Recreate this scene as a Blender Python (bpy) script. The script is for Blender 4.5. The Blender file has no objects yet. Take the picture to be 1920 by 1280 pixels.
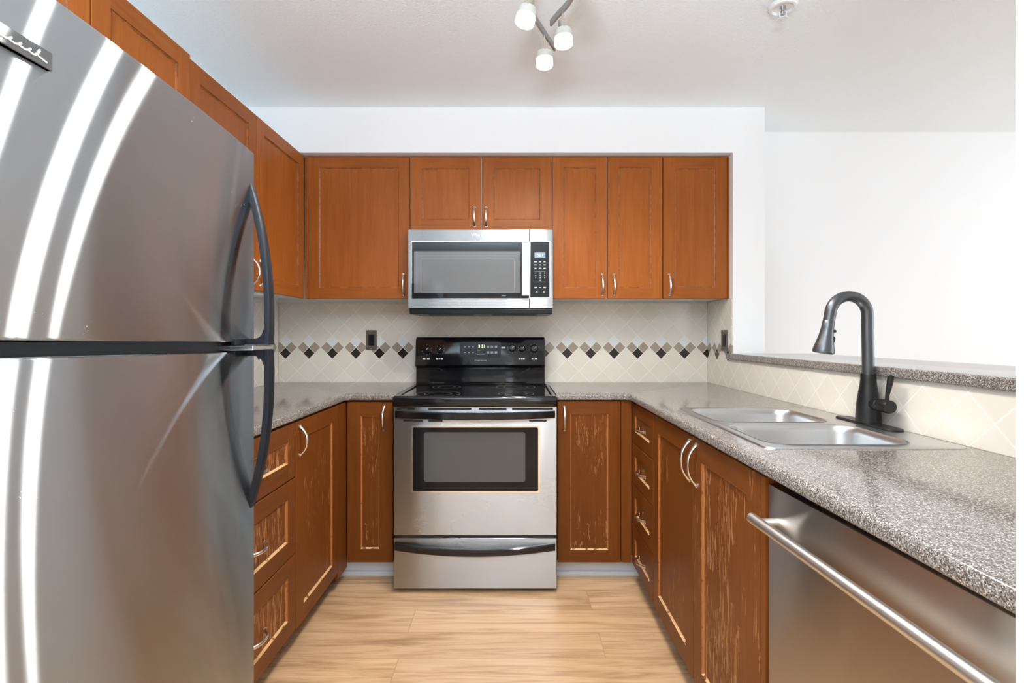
import bpy, bmesh, math, random
from mathutils import Vector, Matrix
random.seed(4)
S = bpy.context.scene
COL = S.collection
F = 923.0          # focal length in pixels of the 1920 wide frame
H = 1.2            # camera height

# ------------------------------------------------------------------ camera
cd = bpy.data.cameras.new('camera'); cam = bpy.data.objects.new('camera', cd); COL.objects.link(cam)
cam.location = (0, 0, H); cam.rotation_euler = (math.pi/2, 0, 0)
cd.sensor_width = 36; cd.lens = F*36/1920; cd.shift_y = -13/1920; cd.clip_start = 0.02
S.camera = cam

# ------------------------------------------------------------------ world, large lights, exposure
S.view_settings.view_transform = 'Standard'; S.view_settings.look = 'None'
S.view_settings.gamma = 1; S.view_settings.use_curve_mapping = False
S.view_settings.exposure = 0.05
w = bpy.data.worlds.new('world'); S.world = w; w.use_nodes = True
w.node_tree.nodes['Background'].inputs[0].default_value = (0.86, 0.93, 1, 1)
w.node_tree.nodes['Background'].inputs[1].default_value = 1.0
try:
    S.cycles.use_denoising = True
    S.cycles.max_bounces = 10; S.cycles.diffuse_bounces = 6; S.cycles.glossy_bounces = 5
    S.cycles.sample_clamp_indirect = 6
except Exception: pass

def area(name, loc, rot, sx, sy, power, col):
    l = bpy.data.lights.new(name, 'AREA'); l.shape = 'RECTANGLE'; l.size = sx; l.size_y = sy
    l.energy = power; l.color = col
    o = bpy.data.objects.new(name, l); COL.objects.link(o); o.location = loc; o.rotation_euler = rot
    return o
R90 = math.pi/2
T = math.radians
area('daylight_dining_window', (4.54, 0.9, 1.40), (0, R90+T(14), 0), 1.5, 2.4, 43, (0.84, 0.92, 1.0))
area('daylight_living_window', (2.35, -3.9, 1.45), (R90+T(8), 0, 0), 2.6, 1.6, 40, (0.88, 0.94, 1.0))
area('added_ceiling_fill', (-0.1, -0.75, 1.50), (math.pi, 0, 0), .45, .45, 160, (0.74, 0.87, 1.0))  # added upward fill behind the camera, with no lamp standing there

# ------------------------------------------------------------------ materials
def mat(name, col=(.8, .8, .8), rough=.5, metal=0, **kw):
    m = bpy.data.materials.new(name); m.use_nodes = True
    b = m.node_tree.nodes['Principled BSDF']
    b.inputs['Base Color'].default_value = (*col, 1); b.inputs['Roughness'].default_value = rough
    b.inputs['Metallic'].default_value = metal
    for k, v in kw.items(): b.inputs[k].default_value = v
    return m
class NT:
    def __init__(s, m): s.t = m.node_tree; s.b = s.t.nodes['Principled BSDF']
    def n(s, typ, **kw):
        x = s.t.nodes.new(typ)
        for k, v in kw.items(): setattr(x, k, v)
        return x
    def l(s, a, b): s.t.links.new(a, b)
    def m(s, op, a, b=None, c=None):
        x = s.n('ShaderNodeMath', operation=op)
        for i, v in enumerate((a, b, c)):
            if v is None: continue
            if isinstance(v, (int, float)): x.inputs[i].default_value = v
            else: s.l(v, x.inputs[i])
        return x.outputs[0]
    def mix(s, f, a, b):
        x = s.n('ShaderNodeMix', data_type='RGBA')
        for sock, v in ((x.inputs['Factor'], f), (x.inputs[6], a), (x.inputs[7], b)):
            if isinstance(v, (int, float)): sock.default_value = v
            elif isinstance(v, tuple): sock.default_value = (*v, 1)
            else: s.l(v, sock)
        return x.outputs[2]
    def coord(s, scale=(1, 1, 1), loc=(0, 0, 0)):
        tc = s.n('ShaderNodeTexCoord'); mp = s.n('ShaderNodeMapping')
        mp.inputs['Scale'].default_value = scale; mp.inputs['Location'].default_value = loc
        s.l(tc.outputs['Object'], mp.inputs['Vector']); return mp.outputs[0]
    def noise(s, vec, scale, detail=3, rough=.5, dist=0):
        x = s.n('ShaderNodeTexNoise'); x.inputs['Scale'].default_value = scale
        x.inputs['Detail'].default_value = detail; x.inputs['Roughness'].default_value = rough
        x.inputs['Distortion'].default_value = dist
        s.l(vec, x.inputs['Vector']); return x.outputs['Fac']
    def ramp(s, f, stops, interp='LINEAR'):
        x = s.n('ShaderNodeValToRGB'); cr = x.color_ramp; cr.interpolation = interp
        while len(cr.elements) < len(stops): cr.elements.new(.5)
        for e, (p, c) in zip(cr.elements, stops): e.position = p; e.color = (*c, 1) if len(c) == 3 else c
        s.l(f, x.inputs[0]); return x.outputs['Color']
    def bump(s, h, strength=.2, dist=.002):
        x = s.n('ShaderNodeBump'); x.inputs['Strength'].default_value = strength; x.inputs['Distance'].default_value = dist
        s.l(h, x.inputs['Height']); s.l(x.outputs[0], s.b.inputs['Normal'])

def wood(name, wear=0.0, along='z', tone=1.0):
    m = mat(name, rough=.38, **{'Specular IOR Level': .17}); t = NT(m)
    sc = (1, 1, .07) if along == 'z' else (.07, .07, 1)
    v = t.coord(sc)
    g = t.noise(v, 60, 6, .6, .6)
    big = t.noise(t.coord((1, 1, .5)), 5, 3)
    oi = t.n('ShaderNodeObjectInfo')
    f = t.m('ADD', t.m('MULTIPLY', g, .55), t.m('MULTIPLY', big, .45))
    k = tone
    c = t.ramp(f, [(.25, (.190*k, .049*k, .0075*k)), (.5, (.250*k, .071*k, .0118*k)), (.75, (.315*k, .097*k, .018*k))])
    hv = t.n('ShaderNodeHueSaturation'); t.l(c, hv.inputs['Color'])
    t.l(t.m('MULTIPLY_ADD', oi.outputs['Random'], .16, .92), hv.inputs['Value'])
    c = hv.outputs[0]
    if wear:
        s1 = t.noise(t.coord((1, 1, .075), (3, 1, 2)), 125, 4, .6, 1.2)
        s2 = t.noise(t.coord((1, 1, .45), (7, 5, 1)), 5.5, 3)
        th = t.m('MULTIPLY', t.m('GREATER_THAN', s1, .645 - .05*wear), t.m('GREATER_THAN', s2, .57 - .07*wear))
        c = t.mix(t.m('MULTIPLY', th, .5), c, (.55, .29, .12))
    t.l(c, t.b.inputs['Base Color'])
    t.bump(g, .06, .001)
    return m
M = {}
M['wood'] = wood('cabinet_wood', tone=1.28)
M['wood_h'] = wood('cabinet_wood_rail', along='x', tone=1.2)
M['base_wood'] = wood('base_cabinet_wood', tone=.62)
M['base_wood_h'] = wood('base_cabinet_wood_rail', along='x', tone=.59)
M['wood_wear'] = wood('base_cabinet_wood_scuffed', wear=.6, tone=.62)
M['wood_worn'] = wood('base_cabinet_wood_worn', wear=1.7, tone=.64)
def edge_mat(name, light, amt):
    m = mat(name, rough=.45); t = NT(m)
    n = t.noise(t.coord((1, 1, 1)), 38, 4, .6)
    f = t.m('MULTIPLY', t.m('GREATER_THAN', n, 1-amt), 1.0)
    t.l(t.mix(f, (.21, .066, .016), light), t.b.inputs['Base Color']); return m
M['edge'] = edge_mat('panel_edge_wood', (.32, .095, .018), .5)
M['edge_lit'] = edge_mat('panel_edge_painted_lit', (.36, .125, .032), .62)  # lighter colour paints in the light caught by the side bevels
M['edge_worn'] = edge_mat('panel_edge_worn', (.70, .43, .21), .60)
M['melamine'] = mat('white_melamine', (.74, .73, .71), .45)
M['gap'] = mat('dark_gap', (.012, .010, .009), .6)

def paint(name, col, bump=.0, sc=160, rough=.6):
    m = mat(name, col, rough)
    if bump:
        t = NT(m); t.bump(t.noise(t.coord(), sc, 4, .65), bump, .004)
    return m
M['wall'] = paint('wall_paint', (.85, .855, .86), .05, 220)
M['ceiling'] = paint('ceiling_texture', (.90, .955, .985), .7, 120, .7)
M['trim'] = mat('trim_paint', (.74, .75, .77), .4)

def brushed(name, col, rough, aniso, scratch=0):
    """horizontally brushed sheet: highlights spread upright, across the brush lines"""
    m = bpy.data.materials.new(name); m.use_nodes = True; t = NT(m)
    g = t.n('ShaderNodeBsdfAnisotropic', distribution='BECKMANN')
    g.inputs['Anisotropy'].default_value = -aniso
    cx = t.n('ShaderNodeCombineXYZ'); cx.inputs[2].default_value = 1
    t.l(cx.outputs[0], g.inputs['Tangent'])
    br = t.noise(t.coord((14, 14, 900)), 1.0, 3, .6)
    low = t.noise(t.coord((1, 1, 1.4)), 2.3, 3)
    t.l(t.m('ADD', t.m('MULTIPLY_ADD', br, .006, rough-.003), t.m('MULTIPLY_ADD', low, .06, -.03)), g.inputs['Roughness'])
    c = t.mix(br, tuple(x*.975 for x in col), tuple(min(1, x*1.02) for x in col))
    out = t.t.nodes['Material Output']; t.t.nodes.remove(t.b)
    sh = g.outputs[0]; t.l(c, g.inputs['Color'])
    if scratch:
        s1 = t.noise(t.coord((1, 1, 1)), 95, 2, .5, 2.5)
        s2 = t.noise(t.coord((1, 1, 1), (4, 2, 7.3)), 7, 2)
        f = t.m('MULTIPLY', t.m('GREATER_THAN', s1, .755), t.m('GREATER_THAN', s2, .58))
        d = t.n('ShaderNodeBsdfDiffuse'); d.inputs['Color'].default_value = (.85, .85, .84, 1)
        mx_ = t.n('ShaderNodeMixShader'); t.l(f, mx_.inputs[0]); t.l(sh, mx_.inputs[1]); t.l(d.outputs[0], mx_.inputs[2]); sh = mx_.outputs[0]
    t.l(sh, out.inputs['Surface'])
    return m
M['steel_fridge'] = brushed('brushed_steel_fridge', (.56, .61, .65), .25, .895, scratch=1)
M['steel'] = brushed('brushed_steel', (.47, .485, .50), .28, .77)
M['steel_sink'] = mat('satin_steel_sink', (.66, .665, .67), .32, 1)
M['satin_bar'] = mat('satin_steel_bar', (.70, .69, .67), .36, 1)
M['steel_micro'] = brushed('brushed_steel_microwave', (.34, .34, .335), .27, .77)
M['steel_bright'] = mat('polished_steel', (.78, .77, .75), .16, 1)
M['nickel'] = mat('satin_nickel', (.74, .69, .63), .27, 1)
M['steel_dw'] = brushed('brushed_steel_dishwasher', (.58, .54, .50), .29, .72)
M['black'] = mat('black_gloss_enamel', (.006, .006, .007), .10)
M['black_glass'] = mat('black_glass', (.008, .008, .009), .035)
M['black_satin'] = mat('black_satin_plastic', (.010, .011, .012), .28, **{'Specular IOR Level': .2})
M['handle_black'] = mat('fridge_handle_dark', (.008, .010, .014), .40, 0, **{'Specular IOR Level': .25})
M['rail_metal'] = mat('rail_metal', (.42, .42, .42), .42, .9)
M['badge'] = brushed('badge_metal', (.30, .31, .32), .22, .87)
M['faucet'] = mat('oil_rubbed_black', (.018, .018, .018), .36, .4)
M['faucet_tube'] = mat('dark_slate_metal', (.12, .125, .13), .32, .8)
M['dark_body'] = mat('appliance_side_grey', (.09, .09, .095), .5)
M['print'] = mat('printed_white', (.75, .75, .75), .5)
M['print_dim'] = mat('printed_grey', (.30, .30, .31), .5)
M['outlet_bronze'] = mat('bronze_plate', (.17, .14, .115), .34, .7)
M['white_metal'] = mat('white_painted_metal', (.80, .80, .80), .4)
M['rubber'] = mat('black_rubber', (.015, .015, .015), .7)
M['oven_glass'] = mat('smoked_oven_glass', (.008, .008, .009), .06, **{'Specular IOR Level': .22})
M['oven_screen'] = mat('oven_inner_screen', (.07, .072, .07), .25)
M['mw_glass'] = mat('microwave_glass', (.012, .013, .015), .04, **{'Specular IOR Level': .3})
M['mw_screen'] = mat('microwave_screen', (.14, .145, .15), .10)
def emis(name, col, strength, base=(.8, .8, .8), rough=.4):
    return mat(name, base, rough, **{'Emission Color': (*col, 1), 'Emission Strength': strength})
M['led_green'] = emis('led_green', (.75, 1, .25), 1.1)
M['lcd_blue'] = emis('lcd_blue', (.25, .50, .80), .22, (.16, .22, .26))
M['lcd_digit'] = emis('lcd_digit', (.75, .92, 1), 1.0)
M['bulb'] = emis('lit_bulb', (1, .95, .84), 9.0)
M['frost'] = emis('frosted_shade_glass', (1, .96, .86), .04, (.5, .5, .45), .35)
M['frost_lit'] = emis('frosted_shade_lit_end', (1, .97, .90), 1.5, (.9, .9, .85), .35)

def counter(name):
    m = mat(name, rough=.12, **{'Specular IOR Level': .65}); t = NT(m)
    v = t.n('ShaderNodeTexVoronoi'); v.inputs['Scale'].default_value = 560
    t.l(t.coord(), v.inputs['Vector'])
    sp = t.n('ShaderNodeSeparateColor'); t.l(v.outputs['Color'], sp.inputs[0])
    big = t.noise(t.coord(), 700, 3, .7)
    f = t.m('ADD', t.m('MULTIPLY', sp.outputs[0], .7), t.m('MULTIPLY', big, .3))
    c = t.ramp(f, [(.0, (.05, .039, .033)), (.28, (.085, .069, .06)), (.44, (.16, .136, .119)), (.62, (.22, .193, .173)), (.75, (.38, .35, .32)), (.88, (.56, .535, .50))])
    t.l(c, t.b.inputs['Base Color']); return m
M['counter'] = counter('speckled_laminate')

def tile(name, axis, u0, v0=1.1234, P=.14016, ymin=None):
    m = mat(name, rough=.2); t = NT(m)
    tc = t.n('ShaderNodeTexCoord'); sx = t.n('ShaderNodeSeparateXYZ'); t.l(tc.outputs['Object'], sx.inputs[0])
    u = t.m('SUBTRACT', sx.outputs[axis], u0); v = t.m('SUBTRACT', sx.outputs[2], v0)
    a = t.m('ADD', t.m('DIVIDE', t.m('ADD', u, v), P), 50.5); b = t.m('ADD', t.m('DIVIDE', t.m('SUBTRACT', v, u), P), 50.5)
    ia, ib = t.m('FLOOR', a), t.m('FLOOR', b); fa, fb = t.m('FRACT', a), t.m('FRACT', b)
    def edge(f, c): return t.m('ABSOLUTE', t.m('SUBTRACT', f, c))
    g = .5-.0135
    grout = t.m('MAXIMUM', t.m('GREATER_THAN', edge(fa, .5), g), t.m('GREATER_THAN', edge(fb, .5), g))
    dec = t.m('COMPARE', t.m('ADD', ia, ib), 100.0, .1)
    if ymin is not None: dec = t.m('MULTIPLY', dec, t.m('GREATER_THAN', sx.outputs[1], ymin))
    sub = t.m('MULTIPLY', dec, t.m('MAXIMUM', t.m('LESS_THAN', edge(fa, .5), .012), t.m('LESS_THAN', edge(fb, .5), .012)))
    grout = t.m('MAXIMUM', grout, sub)
    up_a, up_b = t.m('GREATER_THAN', fa, .5), t.m('GREATER_THAN', fb, .5)
    top = t.m('MULTIPLY', dec, t.m('MULTIPLY', up_a, up_b))
    bot = t.m('MULTIPLY', dec, t.m('MULTIPLY', t.m('SUBTRACT', 1, up_a), t.m('SUBTRACT', 1, up_b)))
    wn = t.n('ShaderNodeTexWhiteNoise', noise_dimensions='2D')
    cx = t.n('ShaderNodeCombineXYZ'); t.l(ia, cx.inputs[0]); t.l(ib, cx.inputs[1]); t.l(cx.outputs[0], wn.inputs['Vector'])
    c = t.mix(wn.outputs['Value'], (.70, .645, .56), (.74, .69, .61))
    tan = t.mix(t.noise(t.coord(), 90, 3), (.29, .23, .175), (.40, .325, .255))
    c = t.mix(dec, c, tan); c = t.mix(top, c, (.74, .75, .75)); c = t.mix(bot, c, (.022, .016, .013))
    c = t.mix(grout, c, (.82, .79, .73))
    t.l(c, t.b.inputs['Base Color'])
    t.l(t.m('MULTIPLY_ADD', grout, .5, .2), t.b.inputs['Roughness'])
    t.bump(t.m('SUBTRACT', 1, grout), .35, .001)
    return m
M['tile_back'] = tile('backsplash_tile_back', 0, .3293)
M['tile_right'] = tile('backsplash_tile_right', 1, 2.80, ymin=2.605)
M['tile_left'] = tile('backsplash_tile_left', 1, 2.851)

def floor_mat():
    m = mat('oak_laminate', rough=.34); t = NT(m)
    br = t.n('ShaderNodeTexBrick'); br.offset = .37; br.offset_frequency = 2; br.squash = 1
    for k, v in (('Scale', 1), ('Mortar Size', .0011), ('Mortar Smooth', .3), ('Bias', 0), ('Brick Width', 1.22), ('Row Height', .1605)):
        br.inputs[k].default_value = v
    br.inputs['Color1'].default_value = (0, 0, 0, 1); br.inputs['Color2'].default_value = (1, 1, 1, 1); br.inputs['Mortar'].default_value = (.5, .5, .5, 1)
    t.l(t.coord((1, 1, 1), (.42, -1.825+.1605*20, 0)), br.inputs['Vector'])
    sp = t.n('ShaderNodeSeparateColor'); t.l(br.outputs['Color'], sp.inputs[0])
    rnd = sp.outputs[0]
    base = t.coord((1, 1, 1))
    off = t.n('ShaderNodeCombineXYZ'); t.l(t.m('MULTIPLY', rnd, 13.7), off.inputs[0]); t.l(t.m('MULTIPLY', rnd, 31.0), off.inputs[1])
    va = t.n('ShaderNodeVectorMath', operation='ADD'); t.l(base, va.inputs[0]); t.l(off.outputs[0], va.inputs[1])
    def sc(s):
        x = t.n('ShaderNodeVectorMath', operation='MULTIPLY'); t.l(va.outputs[0], x.inputs[0]); x.inputs[1].default_value = s; return x.outputs[0]
    g1 = t.noise(sc((1.1, 13, 1)), 1.6, 5, .6, 1.3)
    g2 = t.noise(sc((2.5, 70, 1)), 2.2, 4, .62, .4)
    f = t.m('ADD', t.m('MULTIPLY', g1, .72), t.m('MULTIPLY', g2, .28))
    c = t.ramp(f, [(.26, (.25, .125, .052)), (.40, (.44, .255, .125)), (.52, (.62, .385, .21)), (.72, (.74, .50, .295))])
    hv = t.n('ShaderNodeHueSaturation'); t.l(c, hv.inputs['Color']); t.l(t.m('MULTIPLY_ADD', rnd, .14, .93), hv.inputs['Value'])
    c = t.mix(t.m('MULTIPLY', br.outputs['Fac'], .65), hv.outputs[0], (.18, .11, .06))
    t.l(c, t.b.inputs['Base Color']); t.l(t.m('MULTIPLY_ADD', g2, .15, .27), t.b.inputs['Roughness'])
    return m
M['floor'] = floor_mat()

# ------------------------------------------------------------------ geometry helpers
ORG = {}   # world origin of every root/part (no rotations are used)
def thing(name, label, cat, loc=(0, 0, 0), group=None):
    o = bpy.data.objects.new(name, None); COL.objects.link(o); o.location = loc
    o.empty_display_size = .1; ORG[o] = Vector(loc)
    o['label'] = label; o['category'] = cat
    if group: o['group'] = group
    return o
def tag(o, label, cat, group=None):
    o['label'] = label; o['category'] = cat
    if group: o['group'] = group
    return o
def obj(name, bm, m, parent=None, smooth=None, label=None):
    bmesh.ops.recalc_face_normals(bm, faces=bm.faces[:])
    me = bpy.data.meshes.new(name)
    if parent is not None: bmesh.ops.translate(bm, vec=-ORG[parent], verts=bm.verts[:])
    if smooth:
        for f in bm.faces: f.smooth = True
        for e in bm.edges:
            if len(e.link_faces) == 2 and e.calc_face_angle(0) > smooth: e.smooth = False
    bm.to_mesh(me); bm.free()
    for x in (m if isinstance(m, (list, tuple)) else [m]): me.materials.append(x)
    o = bpy.data.objects.new(name, me); COL.objects.link(o)
    if parent is not None: o.parent = parent; ORG[o] = ORG[parent]
    else: ORG[o] = Vector((0, 0, 0))
    if label: o['label'] = label
    return o
def struct(name, bm, m, smooth=None):
    o = obj(name, bm, m, None, smooth); o['kind'] = 'structure'; return o
def NB(): return bmesh.new()
def box(bm, x0, x1, y0, y1, z0, z1, bev=0, seg=2, mi=0):
    x0, x1 = min(x0, x1), max(x0, x1); y0, y1 = min(y0, y1), max(y0, y1); z0, z1 = min(z0, z1), max(z0, z1)
    r = bmesh.ops.create_cube(bm, size=1)
    vs = r['verts']
    for v in vs:
        v.co = Vector(((x0+x1)/2+v.co.x*(x1-x0), (y0+y1)/2+v.co.y*(y1-y0), (z0+z1)/2+v.co.z*(z1-z0)))
    fs = set(f for v in vs for f in v.link_faces)
    for f in fs: f.material_index = mi
    if bev:
        es = list(set(e for v in vs for e in v.link_edges))
        bmesh.ops.bevel(bm, geom=es, offset=bev, segments=seg, affect='EDGES', profile=.5)
    return bm
def tube(bm, pts, sec, scales=None, cap=True, up=None):
    """sweep the closed 2-D section sec along pts"""
    pts = [Vector(p) for p in pts]; n = len(pts); rings = []
    t0 = (pts[1]-pts[0]).normalized()
    ref = Vector(up) if up else (Vector((0, 0, 1)) if abs(t0.z) < .9 else Vector((1, 0, 0)))
    nrm = (ref - ref.dot(t0)*t0).normalized()
    for i, p in enumerate(pts):
        t = (pts[min(i+1, n-1)]-pts[max(i-1, 0)]).normalized()
        nrm = (nrm - nrm.dot(t)*t).normalized(); bi = t.cross(nrm)
        s = scales[i] if scales else 1
        su, sv = s if isinstance(s, tuple) else (s, s)
        rings.append([bm.verts.new(p+nrm*(a*su)+bi*(b*sv)) for a, b in sec])
    k = len(sec)
    for i in range(n-1):
        for j in range(k):
            bm.faces.new((rings[i][j], rings[i][(j+1) % k], rings[i+1][(j+1) % k], rings[i+1][j]))
    if cap:
        bm.faces.new(rings[0][::-1]); bm.faces.new(rings[-1])
    return bm
def circ(r, n=16): return [(r*math.cos(2*math.pi*i/n), r*math.sin(2*math.pi*i/n)) for i in range(n)]
def lathe(bm, prof, o, axis='z', n=32, cap=True, mi=0):
    """prof: list of (radius, height) turned round an axis through o"""
    o = Vector(o); rings = []
    A = {'z': (Vector((1, 0, 0)), Vector((0, 1, 0)), Vector((0, 0, 1))), 'y': (Vector((1, 0, 0)), Vector((0, 0, 1)), Vector((0, -1, 0))),
         'x': (Vector((0, 1, 0)), Vector((0, 0, 1)), Vector((1, 0, 0)))}[axis] if isinstance(axis, str) else axis
    for r, h in prof:
        rings.append([bm.verts.new(o+A[0]*(r*math.cos(2*math.pi*i/n))+A[1]*(r*math.sin(2*math.pi*i/n))+A[2]*h) for i in range(n)])
    for a, b in zip(rings, rings[1:]):
        for j in range(n):
            f = bm.faces.new((a[j], a[(j+1) % n], b[(j+1) % n], b[j])); f.material_index = mi
    if cap:
        bm.faces.new(rings[0][::-1]); bm.faces.new(rings[-1])
    return bm
def rrect(x0, x1, y0, y1, r, n=6):
    out = []
    for cx, cy, a0 in ((x1-r, y1-r, 0), (x0+r, y1-r, 90), (x0+r, y0+r, 180), (x1-r, y0+r, 270)):
        for i in range(n+1):
            a = math.radians(a0+90*i/n); out.append((cx+r*math.cos(a), cy+r*math.sin(a)))
    return out
def loops(bm, ls, mi=None, cap0=False, cap1=False):
    """skin between successive closed loops of 3-D points"""
    rs = [[bm.verts.new(p) for p in l] for l in ls]
    for i, (a, b) in enumerate(zip(rs, rs[1:])):
        for j in range(len(a)):
            f = bm.faces.new((a[j], a[(j+1) % len(a)], b[(j+1) % len(a)], b[j]))
            if mi: f.material_index = mi[i]
    if cap0: bm.faces.new(rs[0][::-1])
    if cap1: bm.faces.new(rs[-1])
    return rs
def plate(bm, x0, x1, z0, z1, yb, yf, r=.004, n=4, e=.001):
    """rounded plate facing -Y: back at yb, front at yf (yf < yb)"""
    a = rrect(x0, x1, z0, z1, r, n); c = rrect(x0+e, x1-e, z0+e, z1-e, max(r-e, .0004), n)
    loops(bm, [[(x, yb, z) for x, z in a], [(x, yf+e, z) for x, z in a], [(x, yf, z) for x, z in c]], cap0=True, cap1=True)
    return bm
def text(name, s, size, loc, U, m, parent, V=(0, 0, 1), label=None, align='CENTER', bold=0):
    cu = bpy.data.curves.new('txt', 'FONT'); cu.body = s; cu.size = size; cu.align_x = align; cu.align_y = 'CENTER'; cu.extrude = .0002/1
    cu.offset = bold
    o = bpy.data.objects.new('txt', cu); COL.objects.link(o)
    dg = bpy.context.evaluated_depsgraph_get(); me = bpy.data.meshes.new_from_object(o.evaluated_get(dg))
    bpy.data.objects.remove(o); bpy.data.curves.remove(cu)
    bm = NB(); bm.from_mesh(me); bpy.data.meshes.remove(me)
    U, V = Vector(U), Vector(V); W = U.cross(V)
    for v in bm.verts: v.co = Vector(loc)+U*v.co.x+V*v.co.y+W*v.co.z
    return obj(name, bm, m, parent, label=label)

FRAMES = {'back': (Vector((1, 0, 0)), Vector((0, -1, 0))), 'left': (Vector((0, 1, 0)), Vector((1, 0, 0))), 'right': (Vector((0, 1, 0)), Vector((-1, 0, 0)))}
def P3(side, face, u, v, w):
    """u along the run, v height, w out from the plane `face`"""
    U, W = FRAMES[side]
    o = Vector((0, face, 0)) if side == 'back' else Vector((face, 0, 0))
    return o+U*u+Vector((0, 0, v))+W*w
def shaker(side, face, u0, u1, v0, v1, fw=.062, th=.020, rec=.007, lip=.006):
    """framed door or drawer front; front surface lies on the plane `face`"""
    bm = NB(); e = .0018
    def pt(u, v, w): return bm.verts.new(P3(side, face, u, v, w))
    us = [u0+e, u0+fw, u1-fw, u1-e]; vs = [v0+e, v0+fw, v1-fw, v1-e]
    g = [[pt(u, v, 0) for v in vs] for u in us]
    for i in range(3):
        for j in range(3):
            if i == 1 and j == 1: continue
            f = bm.faces.new((g[i][j], g[i+1][j], g[i+1][j+1], g[i][j+1])); f.material_index = 1 if i == 1 else 0
    inn = [g[1][1], g[2][1], g[2][2], g[1][2]]
    st = [pt(us[1], vs[1], -rec*.5), pt(us[2], vs[1], -rec*.5), pt(us[2], vs[2], -rec*.5), pt(us[1], vs[2], -rec*.5)]
    pn = [pt(us[1]+lip, vs[1]+lip, -rec), pt(us[2]-lip, vs[1]+lip, -rec), pt(us[2]-lip, vs[2]-lip, -rec), pt(us[1]+lip, vs[2]-lip, -rec)]
    for a, b, mi in ((inn, st, 2), (st, pn, 2)):
        for k in range(4):
            f = bm.faces.new((a[k], a[(k+1) % 4], b[(k+1) % 4], b[k])); f.material_index = 4 if k == 0 else mi
    f = bm.faces.new(pn); f.material_index = 3
    ring = [g[i][0] for i in range(4)]+[g[3][j] for j in (1, 2, 3)]+[g[i][3] for i in (2, 1, 0)]+[g[0][j] for j in (2, 1)]
    uv = [(us[i], vs[0]) for i in range(4)]+[(us[3], vs[j]) for j in (1, 2, 3)]+[(us[i], vs[3]) for i in (2, 1, 0)]+[(us[0], vs[j]) for j in (2, 1)]
    def out(u, v): return (u0 if u == us[0] else u1 if u == us[3] else u, v0 if v == vs[0] else v1 if v == vs[3] else v)
    o1 = [pt(*out(u, v), -e) for u, v in uv]; o2 = [pt(*out(u, v), -th) for u, v in uv]
    for a, b in ((ring, o1), (o1, o2)):
        for k in range(len(a)): bm.faces.new((a[k], a[(k+1) % len(a)], b[(k+1) % len(a)], b[k]))
    bm.faces.new(o2[::-1])
    return bm
def pull(side, face, u, v, length=.108, bow=.028, vertical=True):
    """arched bow handle on the plane `face`, centred on (u, v)"""
    bm = NB(); n = 18; pts = []; sc = []
    for i in range(n+1):
        s = -1+2*i/n
        d = s*length/2; wv = bow*(1-abs(s)**2.4) + .0005
        pts.append(P3(side, face, u+(0 if vertical else d), v+(d if vertical else 0), wv)); sc.append(1.0 if abs(s) < .8 else 1+.35*(abs(s)-.8)/.2)
    tube(bm, pts, [(a*.0042, b*.0058) for a, b in circ(1, 12)], sc, up=FRAMES[side][1])
    for s in (-1, 1):
        c = P3(side, face, u+(0 if vertical else s*length/2), v+(s*length/2 if vertical else 0), 0)
        W = FRAMES[side][1]; U = Vector((0, 0, 1)).cross(W)
        lathe(bm, [(.0085, 0), (.0085, .0025), (.006, .005)], c, (U, Vector((0, 0, 1)), W), 14)
    return bm
def door(root, side, face, u0, u1, v0, v1, hu=None, hv=None, wear=0, fw=.062, name='door', vertical=True, hl=.108, label=None):
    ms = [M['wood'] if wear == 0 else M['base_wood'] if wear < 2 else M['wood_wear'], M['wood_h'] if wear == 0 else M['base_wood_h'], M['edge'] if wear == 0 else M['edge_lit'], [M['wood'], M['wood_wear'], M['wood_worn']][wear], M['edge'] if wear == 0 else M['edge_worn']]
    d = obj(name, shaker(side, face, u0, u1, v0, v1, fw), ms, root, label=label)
    if hu is not None: obj('handle', pull(side, face, hu, hv, hl, vertical=vertical), M['nickel'], d, .7, 'bowed satin nickel pull')
    return d

# ------------------------------------------------------------------ key planes
YW = 2.945; XL = -1.40; XR = 1.172; XP = 1.338; YB = 2.606; ZC = 2.403
CT = .914; CB = .883; YE = .518
YU = 2.65; XU = -1.114; YD = 2.385; XBL = -.805; XBR = .580
UB, UT = 1.393, 2.156

# ------------------------------------------------------------------ the setting
b = NB(); box(b, -2.2, 4.8, -4.2, 3.1, -.08, 0); struct('floor', b, M['floor'])
b = NB(); box(b, -2.2, 4.8, -4.2, 3.1, ZC, ZC+.1); struct('ceiling', b, M['ceiling'])
b = NB(); box(b, XL-.1, XP-.02, YW, YW+.12, 0, ZC); struct('wall_back', b, M['wall'])
b = NB(); box(b, XL-.12, XL, -4.1, YW+.12, 0, ZC); struct('wall_left', b, M['wall'])
b = NB(); box(b, XP-.02, 4.7, 2.925, YW+.12, 0, ZC); struct('wall_dining', b, M['wall'])
b = NB(); box(b, XL, XP, YB, YW-.001, 2.1625, ZC); struct('wall_bulkhead', b, M['wall'])
b = NB(); box(b, XR, XP, YB, YW, 0, 2.1625); box(b, XR, XP, YE, YB, 0, 1.067); struct('wall_right', b, M['wall'])
b = NB(); box(b, .530, 1.75, .40, YE, 0, ZC); struct('wall_front', b, M['wall'])
b = NB()   # dining room side wall with its window opening
box(b, 4.6, 4.72, -4.1, -.3, 0, ZC); box(b, 4.6, 4.72, 2.1, 3.05, 0, ZC); box(b, 4.6, 4.72, -.3, 2.1, 0, .6); box(b, 4.6, 4.72, -.3, 2.1, 2.1, ZC)
struct('wall_far', b, M['wall'])
b = NB()   # wall behind the camera with window opening
box(b, XL, 1.0, -4.1, -3.98, 0, ZC); box(b, 3.7, 4.6, -4.1, -3.98, 0, ZC); box(b, 1.0, 3.7, -4.1, -3.98, 0, .5); box(b, 1.0, 3.7, -4.1, -3.98, 2.3, ZC)
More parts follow.
